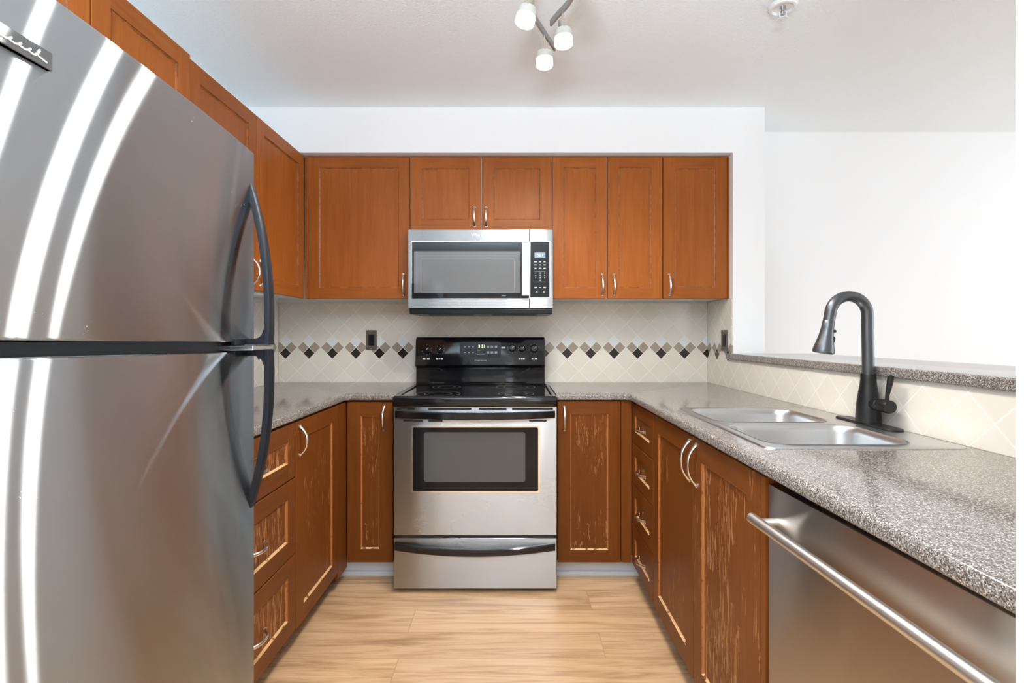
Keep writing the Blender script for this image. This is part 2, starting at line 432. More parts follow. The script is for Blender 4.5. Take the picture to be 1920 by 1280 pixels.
struct('wall_rear', b, M['wall'])
def window_frame(name, pts, w0, w1):
    b = NB()
    (a0, a1, z0, z1, ax) = pts
    def bb(u0, u1, v0, v1):
        box(b, u0, u1, w0, w1, v0, v1) if ax == 'x' else box(b, w0, w1, u0, u1, v0, v1)
    t = .05
    bb(a0, a0+t, z0, z1); bb(a1-t, a1, z0, z1); bb(a0+t, a1-t, z0, z0+t); bb(a0+t, a1-t, z1-t, z1); bb((a0+a1)/2-.03, (a0+a1)/2+.03, z0+t, z1-t)
    struct(name, b, M['trim'])
window_frame('window_1', (-.3, 2.1, .6, 2.1, 'y'), 4.62, 4.68)
window_frame('window_2', (1.0, 3.7, .5, 2.3, 'x'), -4.06, -4.0)
# toe kicks with a shoe moulding
b = NB(); box(b, -.89, -.556, 2.462, 2.475, 0, .098); box(b, -.89, -.556, 2.448, 2.462, 0, .022, .003); struct('baseboard_back', b, M['trim'])
b = NB(); box(b, .214, .665, 2.462, 2.475, 0, .098); box(b, .214, .665, 2.448, 2.462, 0, .022, .003); struct('baseboard_corner', b, M['trim'])
b = NB(); box(b, -.902, -.890, 1.22, 2.475, 0, .098); struct('baseboard_left', b, M['base_wood'])  # dark wood colour stands in for the shadow over this board
b = NB(); box(b, .665, .677, 1.13, 2.475, 0, .098); struct('baseboard_right', b, M['base_wood'])  # coloured dark like the left one, in place of toe-kick shadow

# ------------------------------------------------------------------ tile backsplashes
b = NB(); box(b, XL+.007, XR-.007, YW-.006, YW-.001, CT+.0005, 1.39)
tag(obj('tile_backsplash', b, M['tile_back']), 'beige diagonal tile backsplash with mosaic diamond row behind the stove', 'backsplash')
b = NB(); box(b, XR-.006, XR-.001, YE+.001, 2.612, CT+.0005, 1.067); box(b, XR-.006, XR-.001, 2.612, YW-.0065, CT+.0005, UB)
tag(obj('tile_backsplash', b, M['tile_right']), 'beige diagonal tile backsplash along the right wall behind the sink', 'backsplash')
b = NB(); box(b, XL+.001, XL+.006, 1.22, YW-.0065, CT+.0005, UB)
tag(obj('tile_backsplash', b, M['tile_left']), 'beige tile backsplash on the left wall, mostly behind the refrigerator handle', 'backsplash')

# ------------------------------------------------------------------ countertops
def counter_top(bm, outline, dirs, zt, zb, r=.011, hole=None):
    prof = []
    for i in range(6): a = math.radians(90-90*i/5); prof.append((-(r-r*math.cos(a)), zt-r+r*math.sin(a)))
    rb = .006
    for i in range(4): a = math.radians(-90*i/3); prof.append((-(rb-rb*math.cos(a)), zb+rb+rb*math.sin(a)))
    ls = [[(x+d[0]*o, y+d[1]*o, z) for (x, y), d in zip(outline, dirs)] for o, z in prof]
    rs = loops(bm, ls)
    for ring, z in ((rs[0], zt), (rs[-1], zb)):
        es = [bm.edges.get((ring[i], ring[(i+1) % len(ring)])) for i in range(len(ring))]
        if hole:
            hv = [bm.verts.new((x, y, z)) for x, y in hole]
            es += [bm.edges.new((hv[i], hv[(i+1) % len(hv)])) for i in range(len(hv))]
            if z == zt: top = hv
            else:
                for i in range(len(hv)):
                    bm.faces.new((top[i], top[(i+1) % len(hv)], hv[(i+1) % len(hv)], hv[i]))
        bmesh.ops.triangle_fill(bm, edges=es, use_beauty=True)
    return bm
XCL, XCR, YC = -.797, .566, 2.375
def concave(cx, cy, r, quad):
    """filleted inside corner of a counter; quad gives the side the counter lies on (sx, sy)"""
    sx, sy = quad; out = []; ds = []
    for i in range(5):
        a = math.radians(90*i/4)
        d = Vector((-sx*math.sin(a), -sy*math.cos(a)))
        out.append((cx-sx*r - d.x*r, cy-sy*r - d.y*r)); ds.append((d.x, d.y))
    return out, ds
c, d = concave(XCR, YC, .03, (1, 1))
ol = [(.212, YC)]+c+[(XCR, YE+.001), (XR-.0065, YE+.001), (XR-.0065, YW-.0065), (.212, YW-.0065)]
dr = [(0, -1)]+d+[(-1, 0), (0, 0), (0, 0), (0, 0)]
SX0, SX1, SY0, SY1 = .634, 1.150, 1.228, 1.899
hole = rrect(SX0+.012, SX1-.012, SY0+.012, SY1-.012, .03, 4)
b = NB(); counter_top(b, ol, dr, CT, CB, hole=hole)
tag(obj('countertop', b, M['counter'], None, .6), 'speckled grey-brown laminate countertop holding the sink on the right', 'countertop')
c, d = concave(XCL, YC, .03, (-1, 1))
ol = [(-.556, YC)]+c+[(XCL, 1.215), (XL+.0065, 1.215), (XL+.0065, YW-.0065), (-.556, YW-.0065)]
dr = [(0, -1)]+d+[(1, 0), (0, 0), (0, 0), (0, 0)]
b = NB(); counter_top(b, ol, dr, CT, CB)
tag(obj('countertop', b, M['counter'], None, .6), 'speckled grey-brown laminate countertop left of the stove, partly behind refrigerator', 'countertop')
b = NB()
ol = [(1.150, YE+.001), (1.150, 2.65), (1.1645, 2.65), (1.1645, 2.605), (1.60, 2.605), (1.60, YE+.001)]
counter_top(b, ol, [(-1, 0), (-1, 0), (0, 0), (0, 0), (1, 0), (1, 0)], 1.100, 1.0685, r=.008)
tag(obj('bar_ledge', b, M['counter'], None, .6), 'raised speckled laminate bar ledge on the half wall behind the sink', 'ledge')

# ------------------------------------------------------------------ upper cabinets
def upper_body(root, x0, x1, y0, y1, z0, z1, side='back'):
    b = NB(); box(b, x0, x1, y0, y1, z0, z1); return obj('body', b, M['melamine'], root, label='white melamine cabinet box')
th = .020
r = thing('upper_cabinet', 'wide single-door brown wall cabinet in the back corner left of the microwave', 'cabinet', (-.83, 2.8, UB))
upper_body(r, -1.113, -.550, YU+th+.001, YW-.007, UB+.004, UT)
door(r, 'back', YU, -1.0985, -.551, UB, UT, -.583, 1.468, fw=.058)
b = NB(); box(b, -1.1135, -1.1005, YU+.002, YU+th, UB, UT); obj('filler_strip', b, M['wood'], r)
r = thing('upper_cabinet', 'short two-door brown wall cabinet directly above the microwave', 'cabinet', (-.17, 2.8, 1.755))
upper_body(r, -.548, .214, YU+th+.001, YW-.007, 1.757, UT)
door(r, 'back', YU, -.546, -.168, 1.757, UT, -.202, 1.832, hl=.10)
door(r, 'back', YU, -.162, .2145, 1.757, UT, -.140, 1.832, hl=.10)
r = thing('upper_cabinet', 'tall two-door brown wall cabinet immediately right of the microwave', 'cabinet', (.51, 2.8, UB))
upper_body(r, .217, .811, YU+th+.001, YW-.007, UB+.004, UT)
door(r, 'back', YU, .219, .511, UB, UT, .4855, 1.468, fw=.058)
door(r, 'back', YU, .517, .809, UB, UT, .5485, 1.468, fw=.058)
r = thing('upper_cabinet', 'single-door brown wall cabinet at the right end beside the white wall', 'cabinet', (.99, 2.8, UB))
upper_body(r, .813, 1.163, YU+th+.001, YW-.007, UB+.004, UT)
door(r, 'back', YU, .815, 1.158, UB, UT, .846, 1.468, fw=.062)
b = NB(); box(b, 1.1605, 1.1715, YU+.003, YU+th+.0, UB, UT); obj('filler_strip', b, M['wood'], r)
r = thing('upper_cabinet', 'brown two-door wall cabinet on the left wall above the counter beside refrigerator', 'cabinet', (-1.26, 2.16, UB))
upper_body(r, XL+.007, XU-th-.001, 1.695, 2.648, UB+.004, UT)
door(r, 'left', XU, 2.150, 2.636, UB, UT, 2.178, 1.470)
door(r, 'left', XU, 1.697, 2.146, UB, UT, 2.118, 1.470)
b = NB(); box(b, XL+.06, XU-.06, 2.03, 2.34, UB-.010, UB+.003, .003); obj('light_strip', b, M['white_metal'], r, label='slim under-cabinet light')
r = thing('upper_cabinet', 'brown two-door cabinet over the stainless refrigerator at the upper left', 'cabinet', (-1.25, 1.28, 1.70))
upper_body(r, XL+.007, XU+.012-th-.001, .865, 1.692, 1.72, UT+.004)
door(r, 'left', XU+.010, 1.293, 1.690, 1.70, UT+.004)
door(r, 'left', XU+.010, .868, 1.289, 1.70, UT+.004)

# ------------------------------------------------------------------ base cabinets
ZB, ZT = .096, .873
def base_body(root, x0, x1, y0, y1):
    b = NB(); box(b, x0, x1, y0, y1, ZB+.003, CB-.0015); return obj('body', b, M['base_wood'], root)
r = thing('base_cabinet', 'narrow single-door brown base cabinet in the corner left of the stove', 'cabinet', (-.69, 2.66, .1))
base_body(r, -.803, -.557, YD+th+.001, YW-.008)
door(r, 'back', YD, -.799, -.577, ZB, ZT, -.6215, .793, wear=1, fw=.066)
b = NB(); box(b, -.5755, -.557, YD+.012, YD+.02, ZB, ZT); obj('filler_strip', b, M['gap'], r, label='dark gap strip beside stove')
r = thing('base_cabinet', 'single-door brown base cabinet with scuffed panel right of the stove', 'cabinet', (.39, 2.66, .1))
base_body(r, .216, .577, YD+th+.001, YW-.008)
door(r, 'back', YD, .222, .5265, ZB, ZT+.004, .2535, .793, wear=1, fw=.060)
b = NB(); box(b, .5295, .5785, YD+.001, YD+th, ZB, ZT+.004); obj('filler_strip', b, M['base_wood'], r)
r = thing('base_cabinet', 'brown single-door base cabinet on the left wall next to the corner', 'cabinet', (-1.1, 2.1, .1))
base_body(r, XL+.008, XBL-th-.001, 1.838, 2.90)
door(r, 'left', XBL, 1.837, 2.274, ZB, ZT, 1.868, .797, wear=1, fw=.066)
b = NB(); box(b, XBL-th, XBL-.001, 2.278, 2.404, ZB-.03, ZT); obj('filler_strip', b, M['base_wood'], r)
r = thing('base_cabinet', 'brown three-drawer base cabinet on the left, half hidden by the refrigerator', 'cabinet', (-1.1, 1.55, .1))
base_body(r, XL+.008, XBL-th-.001, 1.235, 1.836)
for z0, z1 in ((.673, ZT), (.390, .668), (.106, .385)):
    door(r, 'left', XBL, 1.262, 1.832, z0, z1, 1.547, (z0+z1)/2-.005, wear=2, fw=.062, name='drawer', vertical=False)
r = thing('base_cabinet', 'brown four-drawer base cabinet on the right in the corner', 'cabinet', (.87, 2.2, .1))
base_body(r, XBR+th+.001, XR-.008, 2.024, 2.90)
for z0, z1 in ((.685, ZT), (.490, .681), (.295, .486), (.100, .291)):
    door(r, 'right', XBR, 2.024, 2.380, z0, z1, 2.19, (z0+z1)/2-.006, wear=1, fw=.056, name='drawer', vertical=False, hl=.10)
r = thing('base_cabinet', 'brown two-door sink base cabinet with badly worn near panel', 'cabinet', (.87, 1.58, .1))
b = NB()   # open topped box so that the bowls hang free
box(b, XBR+th+.001, XR-.008, 2.006, 2.022, ZB+.003, CB-.0015); box(b, XBR+th+.001, XR-.008, 1.128, 1.144, ZB+.003, CB-.0015)
box(b, XR-.02, XR-.008, 1.144, 2.006, ZB+.003, CB-.0015); box(b, XBR+th+.001, XR-.02, 1.144, 2.006, ZB+.003, ZB+.02); box(b, XBR+th+.001, XBR+.033, 1.144, 2.006, CB-.05, CB-.0015)
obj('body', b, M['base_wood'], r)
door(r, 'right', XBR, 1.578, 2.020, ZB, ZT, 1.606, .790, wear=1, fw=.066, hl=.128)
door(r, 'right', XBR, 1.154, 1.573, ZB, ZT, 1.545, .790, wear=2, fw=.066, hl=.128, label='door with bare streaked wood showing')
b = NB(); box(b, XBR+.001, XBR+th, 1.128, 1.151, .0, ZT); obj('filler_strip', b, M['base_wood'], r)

# ------------------------------------------------------------------ refrigerator
r = thing('refrigerator', 'large brushed stainless top-freezer refrigerator standing at the left', 'refrigerator', (-1.03, .82, 0))
FY0, FY1 = .44, 1.19
b = NB(); box(b, -1.385, -.690, FY0+.008, FY1-.008, .03, 1.615, .006); obj('body', b, M['dark_body'], r)
b = NB(); box(b, -.72, -.655, FY0+.02, FY1-.02, .025, .10, .004)
for i in range(9): box(b, -.656, -.652, FY0+.05+.072*i, FY0+.05+.072*i+.05, .05, .075)
obj('kick_grille', b, M['black_satin'], r)
b = NB()
for y in (FY0+.06, FY1-.06):
    for x in (-.74, -1.33):
        b = NB(); lathe(b, [(.022, 0), (.022, .012), (.012, .014), (.012, .032)], (x, y, 0), n=16); obj('foot', b, M['rubber'], r)
SL = .021
def fdoor(z0, z1):
    bm = NB(); front = []; n = 26; rr = .012
    for i in range(n+1):
        t = i/n; y = FY0+rr*.4+(FY1-FY0-.8*rr)*t
        x = -.6215+.0155*(1-abs(2*t-1)**2.6)
        front.append((x, y))
    ol = [(-.684, FY0)]+[(-.634, FY0), (-.626, FY0+.0015)]+front+[(-.626, FY1-.0015), (-.634, FY1), (-.684, FY1)]
    cx, cy = -.65, (FY0+FY1)/2
    def lay(z, e):
        return [(x-(e if x > -.66 else 0), y+(e if y < cy else -e)*(1 if abs(y-cy) > .36 else 0), z+SL*(FY1-y)) for x, y in ol]
    e = .004
    loops(bm, [lay(z0, e), lay(z0+.0015, e*.3), lay(z0+e, 0), lay(z1-e, 0), lay(z1-.0015, e*.3), lay(z1, e)], cap0=True, cap1=True)
    return bm
fz = obj('freezer_door', fdoor(1.181, 1.6365), M['steel_fridge'], r, .5)
fd = obj('fridge_door', fdoor(.115, 1.159), M['steel_fridge'], r, .5)
b = NB(); box(b, -.694, -.640, FY0+.012, FY1-.012, 1.13, 1.19); obj('door_gasket', b, M['rubber'], r)
b = NB(); box(b, -.652, -.5635, 1.070, 1.163, 1.1655, 1.1755, .001)
obj('hinge_cover', b, M['steel_bright'], r, label='thin bright metal strip between the doors')
def fhandle(za, zb):
    """bowed handle: za is the end at the door gap (full stand-off), zb the tapered end on the door"""
    bm = NB(); n = 26; s = 1 if zb > za else -1; L = abs(zb-za)
    rows = []
    for i in range(n+1):
        t = i/n; z = za+s*L*t
        out = .0595*(1-t**2.3)            # stand-off of the outer face from the door edge
        thick = .0115+.004*t if t < .9 else .0155*(1-(t-.9)/.1*.6)
        xo = -.6195+out+.001; xi = max(xo-thick, -.6205-.002)
        y0, y1 = 1.130+.035*t, 1.160+.026*t
        rows.append((z, xi, xo, y0, y1))
    ls = []
    for z, xi, xo, y0, y1 in rows:
        e = min(.004, (xo-xi)*.3)
        ls.append([(xi, y0, z), (xo-e, y0, z), (xo-e*.3, y0+e*.3, z), (xo, y0+e, z), (xo, y1-e, z), (xo-e*.3, y1-e*.3, z), (xo-e, y1, z), (xi, y1, z)])
    loops(bm, ls, cap0=True, cap1=True)
    # foot bracket at the gap end, with a rounded inner corner
    yb0, yb1 = 1.130, 1.160; pr = []
    zt = za+s*.014
    pr = [(-.619, za), (-.570, za), (-.570, za+s*.034)]
    for i in range(6):
        a = math.radians(90*i/5); pr.append((-.592+.020*math.cos(a)+.0, zt+s*.020-s*.020*math.sin(a)))
    pr += [(-.619, zt)]
    a_ = [(x, yb0, z) for x, z in pr]; b_ = [(x, yb1, z) for x, z in pr]
    loops(bm, [a_, b_], cap0=True, cap1=True)
    box(bm, -.6205, -.610, 1.085, 1.131, min(za, zt), max(za, zt), .002)
    return bm
obj('handle', fhandle(1.1765, 1.556), M['handle_black'], fz, .6, 'upper bowed dark handle')
obj('handle', fhandle(1.1645, .790), M['handle_black'], fd, .6, 'lower bowed dark handle')
# badge with script lettering
b = NB(); box(b, -.612, -.6025, .515, .646, 1.5445, 1.5685, .0012)
bd = obj('badge', b, M['badge'], fz, label='small metal name badge')
b = NB(); pts = []
xs = -.6020
def stroke(seq): tube(b, [(xs, y, z) for y, z in seq], [(p*.00075, q*.0012) for p, q in circ(1, 6)], up=(1, 0, 0))
y = .525
base = 1.5525
seq = []
for k in range(9):
    hgt = .0105 if k in (0, 3, 8) else .0052
    for i in range(8):
        a = 2*math.pi*i/8
        seq.append((y+.0048*(1-math.cos(a))*.5+.0075*i/8+.002*math.sin(a), base+hgt*.5*(1-math.cos(a))))
    y += .0118
seq.append((y+.006, base-.001))
stroke(seq)
obj('script_lettering', b, M['print'], bd, .8)

# ------------------------------------------------------------------ range
YR = 2.283; RX0, RX1 = -.549, .2078; kx = YR/F
def rx(px): return (px-960)*kx
def rz(py): return H-(py-627)*kx
r = thing('electric_range', 'black and stainless freestanding electric range between the base cabinets', 'stove', (-.17, 2.6, 0))
b = NB(); box(b, RX0+.004, RX1-.004, YR+.032, YW-.012, .03, .872); obj('body', b, M['black_satin'], r)
b = NB()
for x in (RX0+.045, RX1-.045):
    for y in (YR+.06, 2.85):
        b = NB(); lathe(b, [(.018, 0), (.018, .010), (.009, .012), (.009, .031)], (x, y, 0), n=14); obj('foot', b, M['rubber'], r)
# cooktop with a raised rim
b = NB()
yf, yb_ = 2.262, 2.862; zc = .917
a0 = rrect(RX0-.003, RX1+.003, yf, yb_, .012, 4)
def ins(e, z): return [(x, y, z) for x, y in rrect(RX0-.003+e, RX1+.003-e, yf+e, yb_-e, max(.012-e, .003), 4)]
loops(b, [ins(.004, .868), ins(0, .874), ins(0, .905), ins(.003, .912), ins(.009, zc), ins(.022, zc), ins(.030, zc-.006)], cap0=True, cap1=False)
ck = obj('cooktop', b, M['black'], r, .6)
b = NB(); box(b, RX0+.024, RX1-.024, yf+.026, yb_-.026, .872, zc-.0055); gl = obj('glass_surface', b, M['black_glass'], ck)
for cx, cy, rad in ((-.36, 2.40, .105), (.02, 2.40, .085), (-.36, 2.71, .075), (.02, 2.71, .105)):
    b = NB()
    for q in (rad, rad*.62):
        rs = loops(b, [[((cx+(q+dq)*math.cos(2*math.pi*i/40)), cy+(q+dq)*math.sin(2*math.pi*i/40), zc-.0050) for i in range(40)] for dq in (0, .0015)])
    obj('burner_ring', b, M['print_dim'], gl)
# backguard
YG = 2.858
b = NB()
def gp(y0, y1, z0, z1, rr=.0): 
    return
prof = [(YG-.002, .912), (YG+.006, .925), (YG+.010, .985), (YG+.006, 1.008), (YG-.016, 1.016), (YG-.022, 1.026), (YG-.018, 1.060), (YG-.004, 1.170), (YG+.004, 1.182), (YG+.018, 1.188), (YG+.060, 1.186), (YG+.068, 1.17), (YG+.070, .912)]
gx0, gx1 = -.5640+.004, .1965-.004
n = len(prof)
sides = []
for x, e in ((gx0, .010), (gx0+.003, .003), (gx0+.010, 0), (gx1-.010, 0), (gx1-.003, .003), (gx1, .010)):
    cyy, czz = YG+.03, 1.05
    sides.append([(x, y+(e if y < cyy else -e)*1.0, z-(e if z > 1.1 else 0)) for y, z in prof])
loops(b, sides, cap0=True, cap1=True)
bg = obj('backguard', b, M['black'], r, .45)
def gpt(px, py, off=0.0):
    """pixel of the photograph -> point on the sloping control face"""
    # control face passes (YG-.018,1.060) and (YG-.004,1.170)
    y = YG-.012
    for _ in range(6):
        z = H-(py-627)*y/F; y = YG-.018+(z-1.060)*(.014/.110)
    return Vector(((px-960)*y/F, y-off, H-(py-627)*y/F))
def gplate(px0, px1, py0, py1, off0, off1, r_):
    bm = NB(); ptsl = []
    for x, yy in rrect(px0, px1, py0, py1, r_, 4): ptsl.append((x, yy))
    loops(bm, [[gpt(x, y_, off0) for x, y_ in ptsl], [gpt(x, y_, off1) for x, y_ in ptsl]], cap0=True, cap1=True); return bm
cp = obj('control_panel', gplate(862, 939, 641, 669, -.002, .003, 3), M['black_satin'], bg, label='raised dark clock panel')
TU = Vector((1, 0, 0)); TV = Vector((0, .014, .110)).normalized()
text('clock_digits', '3 51', .0235, gpt(903.5, 649.3, .0034), TU, M['led_green'], cp, TV, 'lit yellow-green digits', bold=.0006)
for py in (650, 660.5):
    for px in (872, 879.5, 887, 915, 922.5, 930):
        dim = px < 900
        obj('touch_button', gplate(px-1.7 if dim else px-2.4, px+1.7 if dim else px+2.4, py-.9 if dim else py-2.2, py+.9 if dim else py+2.2, .0028, .0036, .4), M['print_dim'], cp)
for px0, px1, py in ((895, 901, 656.5), (895, 906, 659.5), (894.5, 908, 664)):
    obj('printed_line', gplate(px0, px1, py-.5, py+.5, .0028, .0036, .2), M['print_dim'], cp)
text('brand_lettering', 'F r i g i d a i r e', .0105, gpt(901, 675.3, .001), TU, M['print'], bg, TV)
NRM = TU.cross(TV)   # points to the camera
for px, py, rp in ((800.5, 655.5, 7.2), (825, 655.5, 6.2), (960.5, 652.5, 6.8), (979, 653.5, 5.6), (1001.5, 653.5, 7.4)):
    c = gpt(px, py, 0); rr = rp*YG/F
    b = NB(); A = (TU, TV, NRM)
    lathe(b, [(rr, -.002), (rr, .006), (rr*.86, .012), (rr*.80, .020), (rr*.70, .022)], c, A, 26)
    kb = obj('knob', b, M['black'], bg, .5)
    b = NB(); ang = math.radians(38)
    d = TU*math.cos(ang)+TV*math.sin(ang)
    tube(b, [c+NRM*.0225-d*rr*.1, c+NRM*.0225+d*rr*.72], [(.0012, -.0009), (.0012, .0009), (-.0003, .0009), (-.0003, -.0009)], up=NRM)
    obj('pointer', b, M['print'], kb)
    for i in range(10):
        a = math.radians(36*i+18); q = c+(TU*math.cos(a)+TV*math.sin(a))*(rr+.0065)
        b = NB(); lathe(b, [(.0011, 0), (.0011, .0012)], q+NRM*.0, A, 6); obj('dial_mark', b, M['print'], bg)
for px, w_ in ((795, 5), (802, 2), (804.5, 2), (820, 4), (824.5, 2), (829, 2.5), (974, 2), (977.5, 1.8), (982, 4), (998, 2), (1001, 2), (1005, 3.5)):
    obj('burner_label', gplate(px-w_*.5, px+w_*.5, 671, 674, .0004, .0012, .4), M['print'], bg)
obj('oven_label', gplate(940, 947.5, 650, 653, .0004, .0014, .4), M['print'], bg)
# oven door
b = NB(); plate(b, RX0, RX1, rz(1003.5), rz(761.5), YR+.031, YR, .004, 3, .002); od = obj('oven_door', b, M['steel'], r, .5)
for x0, x1, y0, y1 in ((744, 753, 768, 764.6), (763, 778, 768, 764.6), (803, 884, 768, 764.6), (898, 950, 768, 764.6), (960, 1037, 768, 764.6), (756, 793, 790, 786.6), (803, 830, 790, 786.6), (992, 1025, 790, 786.6)):
    b = NB(); plate(b, rx(x0), rx(x1), rz(y0), rz(y1), YR+.001, YR-.0008, .003, 3, .0003); obj('vent_slot', b, M['gap'], od)
b = NB()   # window trim ring
o_, i_ = rrect(rx(771), rx(1012.5), rz(923.5), rz(797.5), .010, 5), rrect(rx(774.6), rx(1009), rz(920), rz(801), .007, 5)
loops(b, [[(x, YR+.0005, z) for x, z in o_], [(x, YR-.0028, z) for x, z in o_], [(x, YR-.0028, z) for x, z in i_], [(x, YR+.0005, z) for x, z in i_]])
obj('window_trim', b, M['steel_bright'], od, .5)
b = NB(); plate(b, rx(774.4), rx(1009.2), rz(920.2), rz(800.8), YR+.0004, YR-.0008, .007, 5, .0003); ow = obj('window', b, M['oven_glass'], od, label='dark oven window')
b = NB(); plate(b, rx(795), rx(985), rz(903), rz(810), YR-.0006, YR-.0012, .01, 5, .0003); obj('inner_screen', b, M['oven_screen'], ow)
def bowbar(x0, x1, zc_, hh, bow, drop, y0):
    bm = NB(); n = 24; ls = []
    for i in range(n+1):
        s = -1+2*i/n; x = x0+(x1-x0)*i/n
        o = .012+bow*(1-s*s); z = zc_-drop*(1-s*s)
        yo = y0-o; e = .004
        d = .016 if abs(s) < .93 else .012
        ls.append([(x, yo+d, z-hh), (x, yo+e, z-hh), (x, yo, z-hh+e), (x, yo, z+hh-e), (x, yo+e, z+hh), (x, yo+d, z+hh)])
    loops(bm, ls, cap0=True, cap1=True)
    for s in (x0+.012, x1-.012): box(bm, s-.012, s+.012, y0-.010, y0+.001, zc_-hh*.8, zc_+hh*.8, .003)
    return bm
obj('handle', bowbar(rx(741.5), rx(1040.5), rz(776.2), .0165, .034, .004, YR), M['black'], od, .5, 'bowed black handle')
b = NB(); box(b, RX0+.006, RX1-.006, YR+.010, YR+.034, rz(1011), rz(1001)); obj('door_gap', b, M['gap'], r)
b = NB(); plate(b, RX0, RX1, rz(1103.5), rz(1009), YR+.031, YR+.001, .004, 3, .002); dw = obj('storage_drawer', b, M['steel'], r, .5)
obj('handle', bowbar(rx(740.5), rx(1041), rz(1024), .0165, .034, .014, YR+.001), M['black'], dw, .5, 'bowed black handle')

# ------------------------------------------------------------------ over-range microwave
YM = 2.57; km = YM/F
def mx(px): return (px-960)*km
def mz(py): return H-(py-627)*km
r = thing('microwave', 'stainless over-the-range microwave mounted under the short cabinet', 'microwave', (-.165, 2.75, 1.31))
b = NB(); box(b, mx(766), mx(1036), YM+.022, YW-.008, 1.318, 1.7525); obj('body', b, M['dark_body'], r)
b = NB(); box(b, mx(767.5), mx(1035.5), YM+.006, YM+.30, 1.306, 1.3345, .004); 
for i in range(2): box(b, mx(800)+.34*i, mx(800)+.34*i+.24, YM+.06, YM+.20, 1.3035, 1.308, .001)
obj('underside', b, M['black_satin'], r, label='dark vented underside')
b = NB(); plate(b, mx(765), mx(992.2), mz(577.8), mz(430.2), YM+.021, YM, .004, 3, .0015); md = obj('door', b, M['steel_micro'], r, .5)
b = NB(); plate(b, mx(993.4), mx(1037), mz(577.8), mz(430.2), YM+.021, YM, .004, 3, .0015); mp = obj('control_panel', b, M['steel_micro'], r, .5)
def ring(x0, x1, y0, y1, w_, rad, yy, th_=.002):
    bm = NB(); o_, i_ = rrect(x0, x1, y0, y1, rad, 5), rrect(x0+w_, x1-w_, y0+w_, y1-w_, max(rad-w_, .001), 5)
    loops(bm, [[(x, yy+.001, z) for x, z in o_], [(x, yy-th_, z) for x, z in o_], [(x, yy-th_, z) for x, z in i_], [(x, yy+.001, z) for x, z in i_]]); return bm
b = NB(); plate(b, mx(772.2), mx(992.0), mz(559.4), mz(453.2), YM+.001, YM-.0012, .006, 4, .0003); mg = obj('window', b, M['mw_glass'], md, label='dark glass window')
b = NB(); plate(b, mx(776.5), mx(976), mz(549.5), mz(471), YM-.001, YM-.0016, .003, 3, .0002); obj('screen', b, M['mw_screen'], mg)
obj('screen_outline', ring(mx(789), mx(964.5), mz(547.5), mz(485), .0012, .006, YM-.0016, .0004), M['print_dim'], mg)
obj('window_trim', ring(mx(770.8), mx(993), mz(560.6), mz(452), .0035, .008, YM), M['steel_bright'], md, .5)
b = NB(); plate(b, mx(977.8), mx(991.6), mz(555.5), mz(456), YM-.006, YM-.030, .003, 3, .003)
for z in (mz(548), mz(463)): box(b, mx(981), mx(989), YM-.008, YM-.0012, z-.012, z+.012)
obj('handle', b, M['satin_bar'], md, .5, 'flat vertical bar handle')
text('brand_lettering', 'Whirlpool', .0225, (mx(901), YM-.0004, mz(440.5)), TU, M['print'], md, label='pale lettering above the window')
text('window_lettering', 'Whirlpool', .0055, (mx(944.5), YM-.0016, mz(554.3)), TU, M['print'], mg)
b = NB(); plate(b, mx(994), mx(1030.2), mz(557.2), mz(453.4), YM+.001, YM-.0012, .004, 3, .0003); kp = obj('keypad', b, M['black_satin'], mp)
obj('keypad_trim', ring(mx(993.2), mx(1031.4), mz(558.6), mz(452.2), .003, .006, YM), M['steel_bright'], mp, .5)
b = NB(); plate(b, mx(1002.3), mx(1022.3), mz(483.4), mz(473.2), YM-.001, YM-.0018, .002, 3, .0002); dp = obj('display', b, M['lcd_blue'], kp, label='pale blue lit display')
text('display_digits', '3:51', .020, (mx(1012.6), YM-.002, mz(478.4)), TU, M['lcd_digit'], dp)
def key(px, py, wpx, hpx, nm='key_label'):
    b = NB(); plate(b, mx(px-wpx/2), mx(px+wpx/2), mz(py+hpx/2), mz(py-hpx/2), YM-.001, YM-.0016, .0006, 2, .0001); obj(nm, b, M['print'], kp)
for j, py in enumerate((490.8, 496.5, 502.7)):
    for i, px in enumerate((1004, 1012.6, 1021)): key(px, py, (5, 4.4, 3.6)[(i+j) % 3], 1.4)
for px in (1004.3, 1012.8, 1021): key(px, 539, 5 if px != 1012.8 else 4.6, 2.2 if px != 1012.8 else 1.2)
for px in (1006.5, 1019.5): key(px, 547, 2.6, 2.6)
key(1012.5, 508.3, 21, .35, 'printed_line'); key(1012.5, 528.5, 21, .35, 'printed_line')
for j, row in enumerate(('123', '456', '789', '\u20380\u2038')):
    for i, ch in enumerate(row):
        if ch == '\u2038': continue
        text('key_numeral', ch, .0115, (mx(1004.2+8.5*i), YM-.0014, mz(511.5+4.7*j)), TU, M['print'], kp)

# ------------------------------------------------------------------ sink
r = thing('kitchen_sink', 'double-bowl stainless drop-in sink in the right countertop', 'sink', (.89, 1.56, CT))
zr = CT+.0035
def lp(pts, z): return [(x, y, z) for x, y in pts]
bowls = [(.664, 1.040, 1.585, 1.868), (.664, 1.046, 1.259, 1.546)]
b = NB()
def so(e): return rrect(SX0+e, SX1-e, SY0+e, SY1-e, .028, 6)
rs = loops(b, [lp(so(0), CT+.0004), lp(so(.001), CT+.0035), lp(so(.006), CT+.0050), lp(so(.012), zr)])
es = [b.edges.get((rs[-1][i], rs[-1][(i+1) % len(rs[-1])])) for i in range(len(rs[-1]))]
for x0, x1, y0, y1 in bowls:
    l1 = [b.verts.new(p) for p in lp(rrect(x0, x1, y0, y1, .060, 8), zr)]
    es += [b.edges.new((l1[i], l1[(i+1) % len(l1)])) for i in range(len(l1))]
bmesh.ops.triangle_fill(b, edges=es, use_beauty=True)
obj('rim', b, M['steel_sink'], r, .5)
